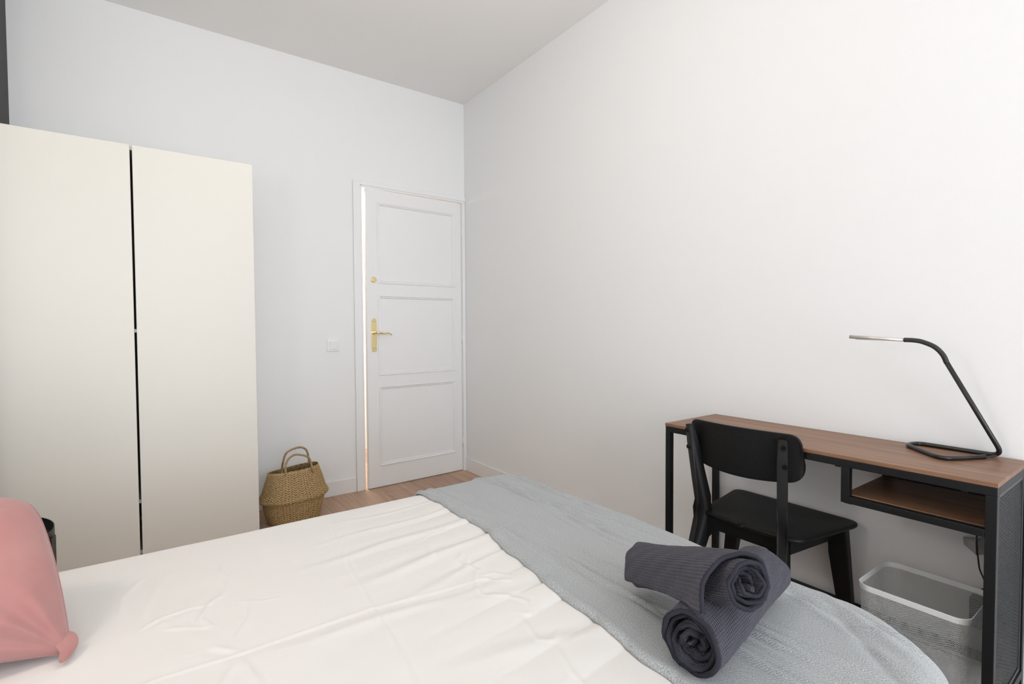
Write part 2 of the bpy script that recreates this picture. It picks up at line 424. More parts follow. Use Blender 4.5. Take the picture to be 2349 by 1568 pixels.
# light switch
sw = empty('light_switch', (-1.016, 0, 1.006), 'square white rocker light switch on wall left of the door', 'light switch')
box('switch_plate', (-0.039, 0.039, -0.008, 0, -0.040, 0.040), M_switch, sw, bev=0.003)
bm = bmesh.new(); bm_box(bm, -0.025, 0.025, -0.006, 0.006, -0.026, 0.026, bev=0.002)
rk = new_obj('rocker', fin(bm, 'rocker'), sw, M_switch); rk.location = (0, -0.010, 0); rk.rotation_euler = (math.radians(3), 0, 0)

# ------------------------------------------------------------------ wardrobe
WF = -0.50; WRx, WG, WLx, WT = -1.552, -2.053, -2.526, 1.966
wd = empty('wardrobe', ((WRx+WLx)/2, -0.25, 0), 'tall cream two-door wardrobe standing left of the woven basket', 'wardrobe')
def wbox(name, x0, x1, y0, y1, z0, z1, m=M_ward, bev=0.001, **k):
    cx, cy = (WRx+WLx)/2, -0.25
    return box(name, (x0-cx, x1-cx, y0-cy, y1-cy, z0, z1), m, wd, bev=bev, seg=1, **k)
wbox('side_panel', WRx-0.018, WRx-0.001, WF+0.021, -0.004, 0, WT-0.001)
wbox('side_panel', WLx+0.001, WLx+0.018, WF+0.021, -0.004, 0, WT-0.001)
wbox('top_panel', WLx+0.018, WRx-0.018, WF+0.021, -0.004, WT-0.019, WT-0.001)
wbox('bottom_panel', WLx+0.018, WRx-0.018, WF+0.021, -0.010, 0.06, 0.078)
wbox('plinth', WLx+0.018, WRx-0.018, WF+0.030, WF+0.045, 0, 0.06)
wbox('back_panel', WLx+0.018, WRx-0.018, -0.012, -0.005, 0.06, WT-0.019, M_gapdark)
for z in (1.105, 0.30): wbox('shelf', WLx+0.018, WRx-0.018, WF+0.024, -0.012, z, z+0.016)
wbox('door', WG+0.0045, WRx, WF, WF+0.019, 0.01, WT, bev=0.0015)
wbox('door', WLx, WG-0.0045, WF, WF+0.019, 0.01, WT, bev=0.0015)

# ------------------------------------------------------------------ woven basket
bk = empty('woven_basket', (-1.332, -0.275, 0), 'seagrass belly basket with two rope handles standing beside the wardrobe', 'basket')
bk.rotation_euler = (0, 0, math.radians(3))
def belly(t):            # t: 0 bottom .. 1 rim -> (rx, ry, z)
    prof = [(0.0, 0.120, 0.085, 0.0), (0.06, 0.140, 0.098, 0.006), (0.20, 0.158, 0.105, 0.060), (0.40, 0.168, 0.110, 0.118), (0.45, 0.172, 0.112, 0.131), (0.475, 0.188, 0.122, 0.133),
            (0.50, 0.192, 0.123, 0.142), (0.53, 0.187, 0.120, 0.150), (0.62, 0.172, 0.107, 0.180), (0.80, 0.156, 0.082, 0.240), (0.95, 0.141, 0.064, 0.288), (1.0, 0.138, 0.060, 0.300)]
    for a, b in zip(prof, prof[1:]):
        if t <= b[0]:
            k = (t-a[0])/(b[0]-a[0]); return [a[i]*(1-k)+b[i]*k for i in (1, 2, 3)]
    return prof[-1][1:]
NU, NV = 420, 170
U, V = np.meshgrid(np.arange(NU), np.arange(NV), indexing='ij')
tt = V/(NV-1.0); prof = np.array([belly(k/(NV-1.0)) for k in range(NV)])
rx, ry, zz = prof[V, 0], prof[V, 1], prof[V, 2]
ang = 2*np.pi*U/NU
# herringbone weave: zig-zag strips in (arc, height)
s = U/NU*60; h = tt*27
tri = np.abs(((s) % 2)-1)
ph = (h+tri*1.0) % 1.0
wv = np.clip(np.sin(np.pi*ph), 0, 1)**0.7
wv2 = 1-0.35*(np.abs((s % 1)-0.5) > 0.40)
weave = wv*wv2
amp = 0.0035
sag = 0.010*np.cos(ang)*0  # level
nx_, ny_ = np.cos(ang), np.sin(ang)
sup = 1.0/(np.abs(nx_)**2.3+np.abs(ny_)**2.3)**(1/2.3)
lump = 1+0.012*np.sin(3*ang+1)+0.01*np.sin(7*ang+tt*5)
Vt = np.stack([(rx*sup*lump+amp*weave)*nx_, (ry*sup*lump+amp*weave)*ny_, zz+0.003*np.sin(2*ang+0.6)*tt+0.009*tt*nx_], -1).reshape(-1, 3)
me = grid_mesh('basket_body', Vt, NU, NV, closed_u=True)
at = me.attributes.new('weave', 'FLOAT', 'POINT'); w_ = (weave*0.85-0.08+0.05*np.sin(s*7.3)+0.12*(tt > 0.95)); at.data.foreach_set('value', w_.reshape(-1).astype(np.float32))
bo = new_obj('basket_body', me, bk, M_grass)
md = bo.modifiers.new('thick', 'SOLIDIFY'); md.thickness = 0.005; md.offset = -1
# base disc
bm = bmesh.new()
bm.faces.new([bm.verts.new((0.121*math.cos(a), 0.086*math.sin(a), 0.003)) for a in [2*math.pi*k/48 for k in range(48)]])
g = bmesh.ops.extrude_face_region(bm, geom=bm.faces[:]); bmesh.ops.translate(bm, vec=(0, 0, 0.004), verts=[v for v in g['geom'] if isinstance(v, bmesh.types.BMVert)])
new_obj('basket_base', fin(bm, 'basket_base'), bk, M_grassrope)
# braided rim
def rope(name, path, rad, m, parent, strands=2, pitch=0.02, sub=6, **k):
    P, Tn, N = frames(path); bm = bmesh.new()
    Ls = [0]
    for a, b in zip(P, P[1:]): Ls.append(Ls[-1]+(b-a).length)
    for q in range(strands):
        pp = []
        for i, p in enumerate(P):
            B = Tn[i].cross(N[i]); a = Ls[i]/pitch*2*math.pi+q*2*math.pi/strands
            pp.append(p+(N[i]*math.cos(a)+B*math.sin(a))*rad*0.55)
        bm_tube(bm, pp, rad*0.62, sub)
    return new_obj(name, fin(bm, name, True), parent, m, **k)
for (xa, xb, y0, ytop, zt, xt) in ((-0.060, 0.082, -0.064, -0.040, 0.385, -0.005), (-0.048, 0.100, 0.060, 0.035, 0.408, 0.035)):
    pts = smooth_path([(xa-0.006, y0-0.010*math.copysign(1, -y0)*-1, 0.262), (xa, y0, 0.292), (xa+0.002, (y0+ytop)/2, 0.330), (xa+0.022, ytop, zt-0.018), (xt+0.006, ytop, zt+0.002), (xb-0.018, ytop, zt-0.018), (xb, (y0+ytop)/2, 0.335), (xb+0.006, y0, 0.292), (xb+0.014, y0-0.010*math.copysign(1, -y0)*-1, 0.262)], 12)
    rope('handle', pts, 0.0058, M_grassrope, bk, strands=3, pitch=0.024)

# ------------------------------------------------------------------ bed
BX0, BX1, BY0, BY1, BT = -2.73, -0.722, -3.17, -1.648, 0.497
bed = empty('bed', ((BX0+BX1)/2, (BY0+BY1)/2, 0), 'double bed standing under the white duvet at the foot of the wardrobe', 'bed')
bcx, bcy = (BX0+BX1)/2, (BY0+BY1)/2
hx2, hy2 = (BX1-BX0)/2, (BY1-BY0)/2
box('bed_base', (-hx2+0.09, hx2-0.11, -hy2+0.11, hy2-0.09, 0.13, 0.27), M_bedframe, bed, bev=0.01)
box('mattress', (-hx2+0.08, hx2-0.105, -hy2+0.105, hy2-0.08, 0.27, 0.460), M_matt, bed, bev=0.04, seg=4)
for sx in (-1, 1):
    for sy in (-1, 1):
        tube('leg', [(sx*(hx2-0.14), sy*(hy2-0.14), 0.0), (sx*(hx2-0.14), sy*(hy2-0.14), 0.13)], [0.018, 0.026], M_black, bed, seg=16)

RC, RR = 0.13, 0.055
def drape(X, Y, top, off=0.0, rc=RC, rr=RR, hang=9.0):
    """lay sheet coordinates over the bed: flat on top, rolled over the edges, hanging below"""
    cx, cy = bcx, bcy; hx_, hy_ = hx2+off, hy2+off
    rc = np.where(Y < cy, 0.245, rc)+off; rr = rr+off
    qx = np.abs(X-cx)-(hx_-rc); qy = np.abs(Y-cy)-(hy_-rc)
    mx, my = np.maximum(qx, 0), np.maximum(qy, 0)
    ln = np.sqrt(mx*mx+my*my)+1e-9
    t = np.maximum(ln-(rc-rr), 0)
    th = np.minimum(t/rr, np.pi/2)
    out = np.where(t > 0, (rc-rr)+rr*np.sin(th), ln)
    drop = rr*(1-np.cos(th))+np.maximum(0, t-rr*np.pi/2)
    ux, uy = mx/ln, my/ln
    Px = cx+np.sign(X-cx)*(np.minimum(np.abs(X-cx), hx_-rc)+ux*out)
    Py = cy+np.sign(Y-cy)*(np.minimum(np.abs(Y-cy), hy_-rc)+uy*out)
    nrm = np.stack([np.sign(X-cx)*ux*np.sin(th), np.sign(Y-cy)*uy*np.sin(th), np.cos(th)], -1)
    return Px, Py, top+off-drop, nrm, t

def segdist(X, Y, pts):
    best = np.full(X.shape, 9.0); sgn = np.zeros(X.shape); along = np.zeros(X.shape); acc = 0; tot = sum(math.dist(a, b) for a, b in zip(pts, pts[1:]))
    for (ax, ay), (bx, by) in zip(pts, pts[1:]):
        dx, dy = bx-ax, by-ay; l = math.hypot(dx, dy); t = np.clip(((X-ax)*dx+(Y-ay)*dy)/(l*l), 0, 1)
        ex, ey = X-(ax+t*dx), Y-(ay+t*dy); d = np.hypot(ex, ey); m = d < best
        best = np.where(m, d, best); sgn = np.where(m, (dx*ey-dy*ex)/l, sgn); along = np.where(m, (acc+t*l)/tot, along); acc += l
    return best, sgn, along

# gather folds that start under the blanket's edge and fade towards the pillow
edge_y = [-1.55, -1.67, -2.10, -2.48, -2.72, -2.87, -3.2]; edge_x = [-1.192, -1.188, -1.180, -1.233, -1.257, -1.268, -1.285]
def blanket_edge(Y): return np.interp(-Y, [-e for e in edge_y], edge_x)

def duvet_height(X, Y):
    H = 0.0010*fbm(X, Y*1.6, 3, 7, 3, 0.45)
    H += 0.0003*fbm(X*0.5, Y, 11, 40, 2, 0.6)
    xe = blanket_edge(Y); dx = xe-X
    fade = np.exp(-np.maximum(dx, 0)/0.13)*(dx > -0.12)
    # puffs between gathers
    g = [-1.70, -1.80, -1.925, -2.04, -2.135, -2.26, -2.375, -2.47, -2.555, -2.66, -2.76, -2.88, -3.0, -3.12]
    yy = Y+0.10*dx
    for k, (a, b) in enumerate(zip(g, g[1:])):
        c = (a+b)/2; w = (a-b)/2
        q = np.clip(1-((yy-c)/w)**2, 0, 1)
        H += 0.0068*q**0.6*fade*(0.7+0.5*((k*37) % 5)/4)
    # long shallow folds along the bed
    for y0, sl, a, w, x0, x1 in ((-2.02, -0.06, 0.0050, 0.018, -1.75, -1.2), (-2.165, -0.12, 0.0065, 0.020, -1.68, -1.2), (-2.27, -0.20, 0.0035, 0.014, -1.6, -1.2),
                                 (-1.90, -0.05, 0.0030, 0.012, -1.7, -1.2), (-2.50, 0.30, 0.0030, 0.02, -1.55, -1.2), (-2.70, 0.25, 0.0035, 0.02, -1.6, -1.25), (-1.80, 0.0, 0.003, 0.012, -1.6, -1.2), (-2.42, 0.10, 0.0030, 0.016, -1.9, -1.45)):
        yc = y0+sl*(X+1.2)*-1+0.006*np.sin(X*17+y0*9)
        f = np.clip((X-x0)/0.25, 0, 1)*np.clip((x1+0.2-X)/0.2, 0, 1)
        H += a*0.75*np.exp(-((Y-yc)/w)**2)*f-a*0.4*np.exp(-((Y-yc-w*1.6)/w)**2)*f
    # pressed creases from folding
    for pts, a, w in (([(-1.535, -1.70), (-1.55, -1.82), (-1.582, -2.077), (-1.603, -2.329), (-1.611, -2.46), (-1.632, -2.68), (-1.66, -3.1)], 0.0022, 0.0035),
                      ([(-1.25, -2.385), (-1.37, -2.363), (-1.459, -2.353), (-1.603, -2.329), (-1.70, -2.329), (-1.859, -2.330), (-1.99, -2.325), (-2.1, -2.34)], 0.0018, 0.0035),
                      ([(-1.885, -2.36), (-1.91, -2.44), (-1.93, -2.55)], 0.0040, 0.006), ([(-1.865, -2.35), (-1.85, -2.45), (-1.84, -2.60)], 0.0035, 0.006),
                      ([(-1.86, -2.33), (-1.905, -2.28), (-1.900, -2.20), (-1.92, -2.15), (-1.895, -2.09), (-1.86, -2.06)], 0.0035, 0.006),
                      ([(-1.90, -2.20), (-1.945, -2.17), (-1.985, -2.15)], 0.0022, 0.004), ([(-1.88, -2.10), (-1.93, -2.09), (-1.99, -2.10), (-2.03, -2.13)], 0.0020, 0.004),
                      ([(-1.86, -2.06), (-1.845, -2.0), (-1.86, -1.93), (-1.84, -1.88)], 0.0022, 0.006), ([(-1.87, -2.28), (-1.83, -2.20), (-1.82, -2.14)], 0.0020, 0.004),
                      ([(-1.845, -2.12), (-1.80, -2.15), (-1.76, -2.16)], 0.0015, 0.004),
                      ([(-1.31, -2.25), (-1.335, -2.28), (-1.325, -2.32), (-1.35, -2.355), (-1.375, -2.40), (-1.38, -2.45)], 0.0035, 0.005),
                      ([(-1.345, -2.355), (-1.31, -2.40), (-1.285, -2.42)], 0.0030, 0.005), ([(-1.335, -2.35), (-1.30, -2.36), (-1.27, -2.40)], 0.0025, 0.005),
                      ([(-1.30, -2.20), (-1.32, -2.23), (-1.345, -2.24), (-1.335, -2.30)], 0.0022, 0.005),
                      ([(-1.38, -2.43), (-1.335, -2.47), (-1.315, -2.52), (-1.335, -2.56), (-1.36, -2.54)], 0.0028, 0.005),
                      ([(-1.36, -2.56), (-1.38, -2.64), (-1.355, -2.66), (-1.32, -2.63)], 0.0022, 0.005), ([(-1.36, -2.66), (-1.39, -2.75), (-1.40, -2.85), (-1.43, -3.0)], 0.0024, 0.006),
                      ([(-1.24, -2.02), (-1.28, -2.05), (-1.33, -2.05), (-1.38, -2.08)], 0.0020, 0.004), ([(-1.35, -2.10), (-1.38, -2.15), (-1.375, -2.20)], 0.0020, 0.005),
                      ([(-2.02, -1.85), (-2.06, -1.95), (-2.06, -2.05)], 0.0022, 0.008), ([(-1.98, -1.88), (-2.00, -1.98), (-2.03, -2.1)], 0.0018, 0.008)):
        dd, sg, al = segdist(X, Y, pts)
        env = np.clip(np.sin(np.pi*np.clip(al, 0.02, 0.98))*3, 0, 1)
        H += a*0.85*env*(np.exp(-(dd/w)**2)-0.35*np.exp(-((sg-w*2)/(w*2))**2)*(dd < w*8))
    return H

DU = np.arange(BX0-0.35, BX1+0.34, 0.0045); DV = np.arange(BY0-0.34, BY1+0.34, 0.0045)
X, Y = np.meshgrid(DU, DV, indexing='ij')
Px, Py, Pz, Nn, tdrop = drape(X, Y, BT)
H = duvet_height(X, Y)*np.clip(1-tdrop/0.15, 0.2, 1)
wav = 0.016*np.clip((tdrop-0.08)/0.2, 0, 1)*(np.sin(X*31)+np.sin(Y*27+1)+0.6*np.sin((X+Y)*55))
Pz = Pz+Nn[..., 2]*H; Px = Px+Nn[..., 0]*(H+wav); Py = Py+Nn[..., 1]*(H+wav)
me = grid_mesh('duvet', np.stack([Px, Py, Pz], -1).reshape(-1, 3), len(DU), len(DV))
dv = new_obj('duvet', me, None, M_cotton, label='creased off-white cotton duvet spread over the bed', cat='duvet')

# grey throw at the foot of the bed
bu = np.linspace(0, 1, 300); bv = np.arange(BY0-0.32, BY1+0.345, 0.0045)
S, Yb = np.meshgrid(bu, bv, indexing='ij')
xe = blanket_edge(Yb)+0.004*np.sin(Yb*23)+0.002*np.sin(Yb*61)
xf = BX1+0.345
Xb = xe+(xf-xe)*S
Bx, By, Bz, Bn, bt = drape(Xb, Yb, BT, off=0.008)
Hb = 0.75*duvet_height(Xb, Yb)
dist = Xb-xe
Hb = Hb*np.exp(-dist/0.10)+0.0012*fbm(Xb*2.2, Yb*0.7, 21, 11, 3, 0.5)
rs = np.random.RandomState(5)
for k in range(46):      # long wrinkles roughly parallel to the foot edge
    x0 = rs.uniform(-1.16, -0.74); y0 = rs.uniform(-3.1, -1.75); L_ = rs.uniform(0.12, 0.40); sl = rs.uniform(-0.16, 0.04); a = rs.uniform(0.0022, 0.0062); w = rs.uniform(0.005, 0.011)
    d = (Xb-(x0+sl*(Yb-y0)+0.006*np.sin((Yb-y0)*14+k)))
    e = np.exp(-((Yb-y0)/L_)**4)
    Hb += a*e*(np.exp(-(d/w)**2)-0.6*np.exp(-((d-1.7*w)/w)**2))
for (x0, y0, sl, L_, a, w) in ((-0.86, -2.95, 0.35, 0.16, 0.006, 0.010), (-0.82, -2.90, 0.30, 0.14, -0.005, 0.012), (-0.90, -3.04, 0.9, 0.10, -0.007, 0.016), (-0.83, -3.03, 0.6, 0.14, 0.005, 0.014), (-0.79, -3.0, 0.5, 0.12, -0.004, 0.010), (-1.02, -3.02, -0.2, 0.12, -0.004, 0.012), (-0.84, -2.80, 0.2, 0.12, 0.004, 0.010)):
    d = (Xb-(x0+sl*(Yb-y0))); Hb += a*np.exp(-((Yb-y0)/L_)**2)*np.exp(-(d/w)**2)
# thin edge: first rows curl down onto the duvet
Hb += 0.004*np.exp(-((dist-0.012)/0.012)**2)
Hb -= 0.0075*np.clip(1-dist/0.006, 0, 1)
wavb = 0.016*np.clip((bt-0.08)/0.2, 0, 1)*(np.sin(Xb*31)+np.sin(Yb*27+1)+0.6*np.sin((Xb+Yb)*55))
Hn = Hb*np.clip(1-bt/0.2, 0.2, 1)
Bz = Bz+Bn[..., 2]*Hn; Bx = Bx+Bn[..., 0]*(Hn+wavb+0.004); By = By+Bn[..., 1]*(Hn+wavb+0.004)
me = grid_mesh('throw_blanket', np.stack([Bx, By, Bz], -1).reshape(-1, 3), len(bu), len(bv), uvs=np.stack([Xb, Yb], -1).reshape(-1, 2))
tb = new_obj('throw_blanket', me, None, M_knit, label='heather grey knitted throw laid across the foot of the bed', cat='blanket')
md = tb.modifiers.new('thick', 'SOLIDIFY'); md.thickness = 0.003; md.offset = 1

# ------------------------------------------------------------------ pink cushion
def cushion():
    n_ = 120
    u = np.linspace(-1, 1, n_); Uc, Vc = np.meshgrid(u, u, indexing='ij')
    side = []
    th = 0.092
    for sgn in (1, -1):
        w = ((1-np.abs(Uc)**2.6)*(1-np.abs(Vc)**2.6))
        z = sgn*th*np.clip(w, 0, 1)**0.55
        # edges bow inwards between the corners
        bx = 1+0.045*(1-Vc**2)*np.abs(Uc)**3-0.05*(np.clip(Vc,0,1)**6)*(Uc**6); by = 1-0.02*(1-Uc**2)*np.abs(Vc)**3-0.12*(np.clip(Vc,0,1)**4)*(Uc**6)
        x = Uc*0.205*bx; y = Vc*0.170*by
        # folds fanning out of the lower right corner
        dxc, dyc = 1-Uc, 1+Vc; r = np.sqrt(dxc**2+dyc**2)+1e-6; a = np.arctan2(dyc, dxc)
        z = z+sgn*0.007*np.sin(a*11+0.5)*np.exp(-((r-0.45)/0.33)**2)*np.clip(w*6, 0, 1)
        z = z+0.004*fbm(Uc, Vc, 8, 4, 3, 0.5)*np.clip(w*3, 0, 1)
        side.append(np.stack([x, y, z], -1))
    return side, n_
side, n_ = cushion()
bm = bmesh.new()
for sd, flip in ((side[0], False), (side[1], True)):
    vsd = [[bm.verts.new(sd[i, j]) for j in range(n_)] for i in range(n_)]
    for i in range(n_-1):
        for j in range(n_-1):
            q = (vsd[i][j], vsd[i+1][j], vsd[i+1][j+1], vsd[i][j+1]); bm.faces.new(q[::-1] if flip else q)
bmesh.ops.remove_doubles(bm, verts=bm.verts[:], dist=0.0004)
cme = fin(bm, 'cushion_cover', True)
cu = empty('cushion', (-2.13, -2.15, 0.505), 'pink velvet cushion leaning at the head of the bed', 'cushion')
e1 = Vector((-1, 0.02, 0.16)).normalized()              # along lower edge, away from the visible corner
e2 = Vector((-0.075, 0.20, 0.26)).normalized()
nn = e1.cross(e2).normalized()
if nn.y > 0: nn = -nn
CS = 0.205*1.0
def cush_place(v):      # local cushion coords -> relative to corner
    return e1*(CS-v[0])+e2*(v[1]+0.170)+nn*v[2]
for v in cme.vertices: v.co = cush_place(v.co)
co = new_obj('cushion_cover', cme, cu, M_pink)
# piped seam around the rim
sp = []
for k in range(161):
    t = k/160*4; q = int(t) % 4; f = (t-int(t))*2-1
    uvp = [(f, -1), (1, f), (-f, 1), (-1, -f)][q]
    u_, v_ = uvp; bx = 1+0.045*(1-v_**2)*abs(u_)**3-0.05*(max(v_,0)**6)*(u_**6); by = 1-0.02*(1-u_**2)*abs(v_)**3-0.12*(max(v_,0)**4)*(u_**6)
    sp.append(cush_place((u_*0.2052*bx, v_*0.1702*by, 0)))
tube('seam', sp, 0.0016, M_pink, cu, seg=6)
# folded corner ear at the visible bottom corner
bm = bmesh.new()
pts_ = [(-0.030, 0.020, 0.035), (0.004, 0.030, 0.030), (0.016, 0.012, 0.012), (0.010, -0.010, 0.004), (-0.006, -0.042, 0.000), (-0.016, -0.036, 0.004), (-0.012, -0.012, 0.012), (-0.026, -0.004, 0.020)]
Af = [bm.verts.new(Vector(p)+Vector((0.001, -0.006, 0.006))) for p in pts_]; Bf = [bm.verts.new(Vector(p)-Vector((0.001, -0.006, 0.004))) for p in pts_]
nf = len(pts_)
for lo_, rev in ((Af, False), (Bf, True)):
    for q in ((0, 1, 2, 7), (2, 3, 6, 7), (3, 4, 5, 6)):
        f = [lo_[k] for k in q]; bm.faces.new(f[::-1] if rev else f)
for k in range(nf): bm.faces.new((Af[k], Bf[k], Bf[(k+1) % nf], Af[(k+1) % nf]))
cf = new_obj('corner_fold', fin(bm, 'corner_fold', True), cu, M_pink)
md = cf.modifiers.new('sub', 'SUBSURF'); md.levels = 3; md.render_levels = 3

# ------------------------------------------------------------------ black tray table beside the bed
TR = 0.222
tt_ = empty('tray_table', (-2.463, -1.405, 0), 'round black metal tray table between bed and wardrobe', 'side table')
bm = bmesh.new(); seg = 64
prof = [(0, 0.505), (TR-0.004, 0.505), (TR-0.002, 0.53), (TR, 0.53), (TR, 0.502), (0, 0.502)]
rings = [[bm.verts.new((max(r, 1e-4)*math.cos(a), max(r, 1e-4)*math.sin(a), z)) for a in [2*math.pi*k/seg for k in range(seg)]] for r, z in prof]
for a, b in zip(rings, rings[1:]):
    for k in range(seg): bm.faces.new((a[k], a[(k+1) % seg], b[(k+1) % seg], b[k]))
new_obj('tray', fin(bm, 'tray', False), tt_, M_black)
for k in range(4):
    a = math.radians(-8+90*k); c, s_ = math.cos(a), math.sin(a)
    bm = bmesh.new()
    bm_prism(bm, [(-0.02, 0), (0.012, 0), (0.020, 0.512), (-0.020, 0.512)], (c*(TR+0.003), s_*(TR+0.003), 0), (-s_, c, 0), (0, 0, 1), (c, s_, 0), 0.004, bev=0.001, seg=1)
    new_obj('leg', fin(bm, 'leg'), tt_, M_black)
for k in range(2):
    a = math.radians(-8+90*k); c, s_ = math.cos(a), math.sin(a)
    tube('cross_bar', [(c*TR, s_*TR, 0.02), (-c*TR, -s_*TR, 0.02)], 0.006, M_black, tt_, seg=8)

# ------------------------------------------------------------------ rolled towels
def rolled_towel(name, p0, p1, R, turns, seed, label, squash=0.95, flap=False, th=0.0046, zroll=0.0, r_in=0.007):
    rs = np.random.RandomState(seed)
    p0 = Vector(p0); p1 = Vector(p1); ax = (p0-p1).normalized(); Ln = (p0-p1).length     # ax points at the visible end
    up = Vector((0, 0, 1)); up = (up-ax*up.dot(ax)).normalized(); sd = up.cross(ax)
    nT, nL = int(110*turns), 90
    th_max = turns*2*math.pi
    Ti, Vi = np.meshgrid(np.linspace(0, 1, nT), np.linspace(0, 1, nL), indexing='ij')
    A = Ti*th_max
    Rl = r_in+(R-r_in)*Ti**0.92
    # lumpy layers: correlated angular noise that fades on the outside
    lum = 0
    for k in range(1, 6):
        lum = lum+rs.uniform(0.4, 1)/k*np.sin(k*A+rs.uniform(0, 6.3)+A*rs.uniform(-0.25, 0.25))
    rad = Rl*(1+0.10*lum*(1-Ti)**0.8)+0.0006*np.sin(A*9+Vi*30)
    rad = rad+0.0018*np.sin(2*A+Vi*7+seed)*Ti
    # inner layers pinch together near the open end
    endf = np.exp(-(1-Vi)/0.10)
    rad = rad+0.0030*endf*np.sin(A*3.3+seed)*(1-Ti*0.6)
    ang0 = math.radians(-162 if flap else -80)
    ang = A-th_max+ang0           # outer free edge at ang0
    if flap:
        k = np.clip((Ti-(1-0.27/turns))/(0.27/turns), 0, 1)          # last quarter turn peels away
        rad = rad+k**1.4*(0.006+0.044*Vi**1.5)
        ang = ang
    cx = rad*np.cos(ang)
    cy = rad*np.sin(ang)*squash
    # flatten the underside
    cy = np.where(cy < -R*squash*0.86, -R*squash*0.86+(cy+R*squash*0.86)*0.25, cy) if not flap else cy
    # ends: layers slightly offset from each other, rounded shoulders
    L0 = Ln*(Vi-1)
    off = 0.009*np.sin(A*0.8+seed)+0.006*np.sin(A*2.3+1)+0.002*np.sin(A*7)-0.012*(1-Ti)
    if flap:
        k2 = np.clip((Ti-(1-0.6/turns))/(0.6/turns), 0, 1); off = off-0.035*k2
    L0 = L0+off*(Vi**3)-off*((1-Vi)**3)
    o = np.array(p0)[None, None]; P = o+L0[..., None]*np.array(ax)+cx[..., None]*np.array(sd)+cy[..., None]*np.array(up)
    arc = np.cumsum(np.r_[0, (rad[1:, 0]+rad[:-1, 0])/2*np.diff(A[:, 0])])
    UVs = np.stack([np.repeat(arc[:, None], nL, 1), Vi*Ln], -1).reshape(-1, 2)
    root = empty(name, (p0.x, p0.y, min(p0.z, p1.z)-R), label, 'towel')
    P = P-np.array(root.location)
    me = grid_mesh('towel_cloth', P.reshape(-1, 3), nT, nL, uvs=UVs)
    o = new_obj('towel_cloth', me, root, M_towel)
    md = o.modifiers.new('thick', 'SOLIDIFY'); md.thickness = th; md.offset = 0
    # folded hem along the visible end of the roll (outer turns)
    hem = [Vector(P[i, -1]) for i in range(int(nT*0.02), nT, 4)]
    tube('hem', hem, th*0.56, M_hem, root, seg=6)
    return root
M_hem = mat('towel_hem', (0.036, 0.035, 0.045, 1), 0.95, spec=0.1, bump=(400, 0.4, 0.001, (1, 1, 1)))
rolled_towel('rolled_towel', (-1.236, -2.889, 0.5635), (-0.872, -2.822, 0.5635), 0.0605, 4.3, 3, 'dark violet-grey waffle towel rolled up, lower one lying on the throw', squash=0.93, th=0.0085)
rolled_towel('rolled_towel', (-1.150, -2.948, 0.672), (-1.078, -2.640, 0.563), 0.0515, 3.9, 8, 'dark violet-grey waffle towel roll resting across the other towel', squash=0.98, flap=True, th=0.0075)

# ------------------------------------------------------------------ desk
dx0, dx1, dy1, dy0, dz = -0.3475, -0.006, -2.151, -3.114, 0.739    # front, back, left end, right end, top
tb_ = 0.022
dk = empty('desk', ((dx0+dx1)/2, (dy0+dy1)/2, 0), 'narrow walnut-top desk with black metal frame against the right wall', 'desk')
dcx, dcy = (dx0+dx1)/2, (dy0+dy1)/2
def dbox(name, x0, x1, y0, y1, z0, z1, m=M_black, bev=0.0012, **k):
    return box(name, (x0-dcx, x1-dcx, y0-dcy, y1-dcy, z0, z1), m, dk, bev=bev, **k)
dbox('desktop', dx0, dx1, dy0, dy1, dz-0.0115, dz, M_desk, bev=0.0008)
zt = dz-0.012
for x in (dx0+0.001, dx1-tb_-0.001):
    for y in (dy0+0.001, dy1-tb_-0.001):
        dbox('leg', x, x+tb_, y, y+tb_, 0.004, zt-tb_)
for x in (dx0+0.001, dx1-tb_-0.001):
    dbox('top_rail', x, x+tb_, dy0+0.001, dy1-0.001, zt-tb_, zt)
for y in (dy0+0.001, dy1-tb_-0.001):
    dbox('end_rail', dx0+0.023, dx1-0.023, y, y+tb_, zt-tb_, zt)
    dbox('bottom_end_rail', dx0+0.023, dx1-0.023, y, y+tb_, 0.128, 0.128+tb_)
dbox('stretcher', dx1-tb_-0.001, dx1-0.001, dy0+0.023, dy1-0.023, 0.128, 0.128+tb_)
# hanging shelf frame at the right-hand end
ys = -2.797
for x in (dx0+0.001, dx1-tb_-0.001):
    dbox('shelf_hanger', x, x+tb_, ys, ys+tb_, 0.600, zt-tb_)
    dbox('shelf_rail', x, x+tb_, dy0+0.023, ys, 0.600, 0.600+(0.020 if x < -0.2 else 0.026))
dbox('shelf_end_rail', dx0+0.023, dx1-0.023, ys, ys+tb_, 0.592, 0.606)
dbox('shelf_board', dx0+0.0235, dx1-0.0235, dy0+0.024, ys+tb_-0.002, 0.607, 0.622, M_desk, bev=0.0006)
for y in (ys+0.010, dy0+0.04):
    dbox('bolt_tab', dx0+0.004, dx0+0.02, y+0.016, y+0.030, zt-tb_-0.004, zt-tb_+0.001)

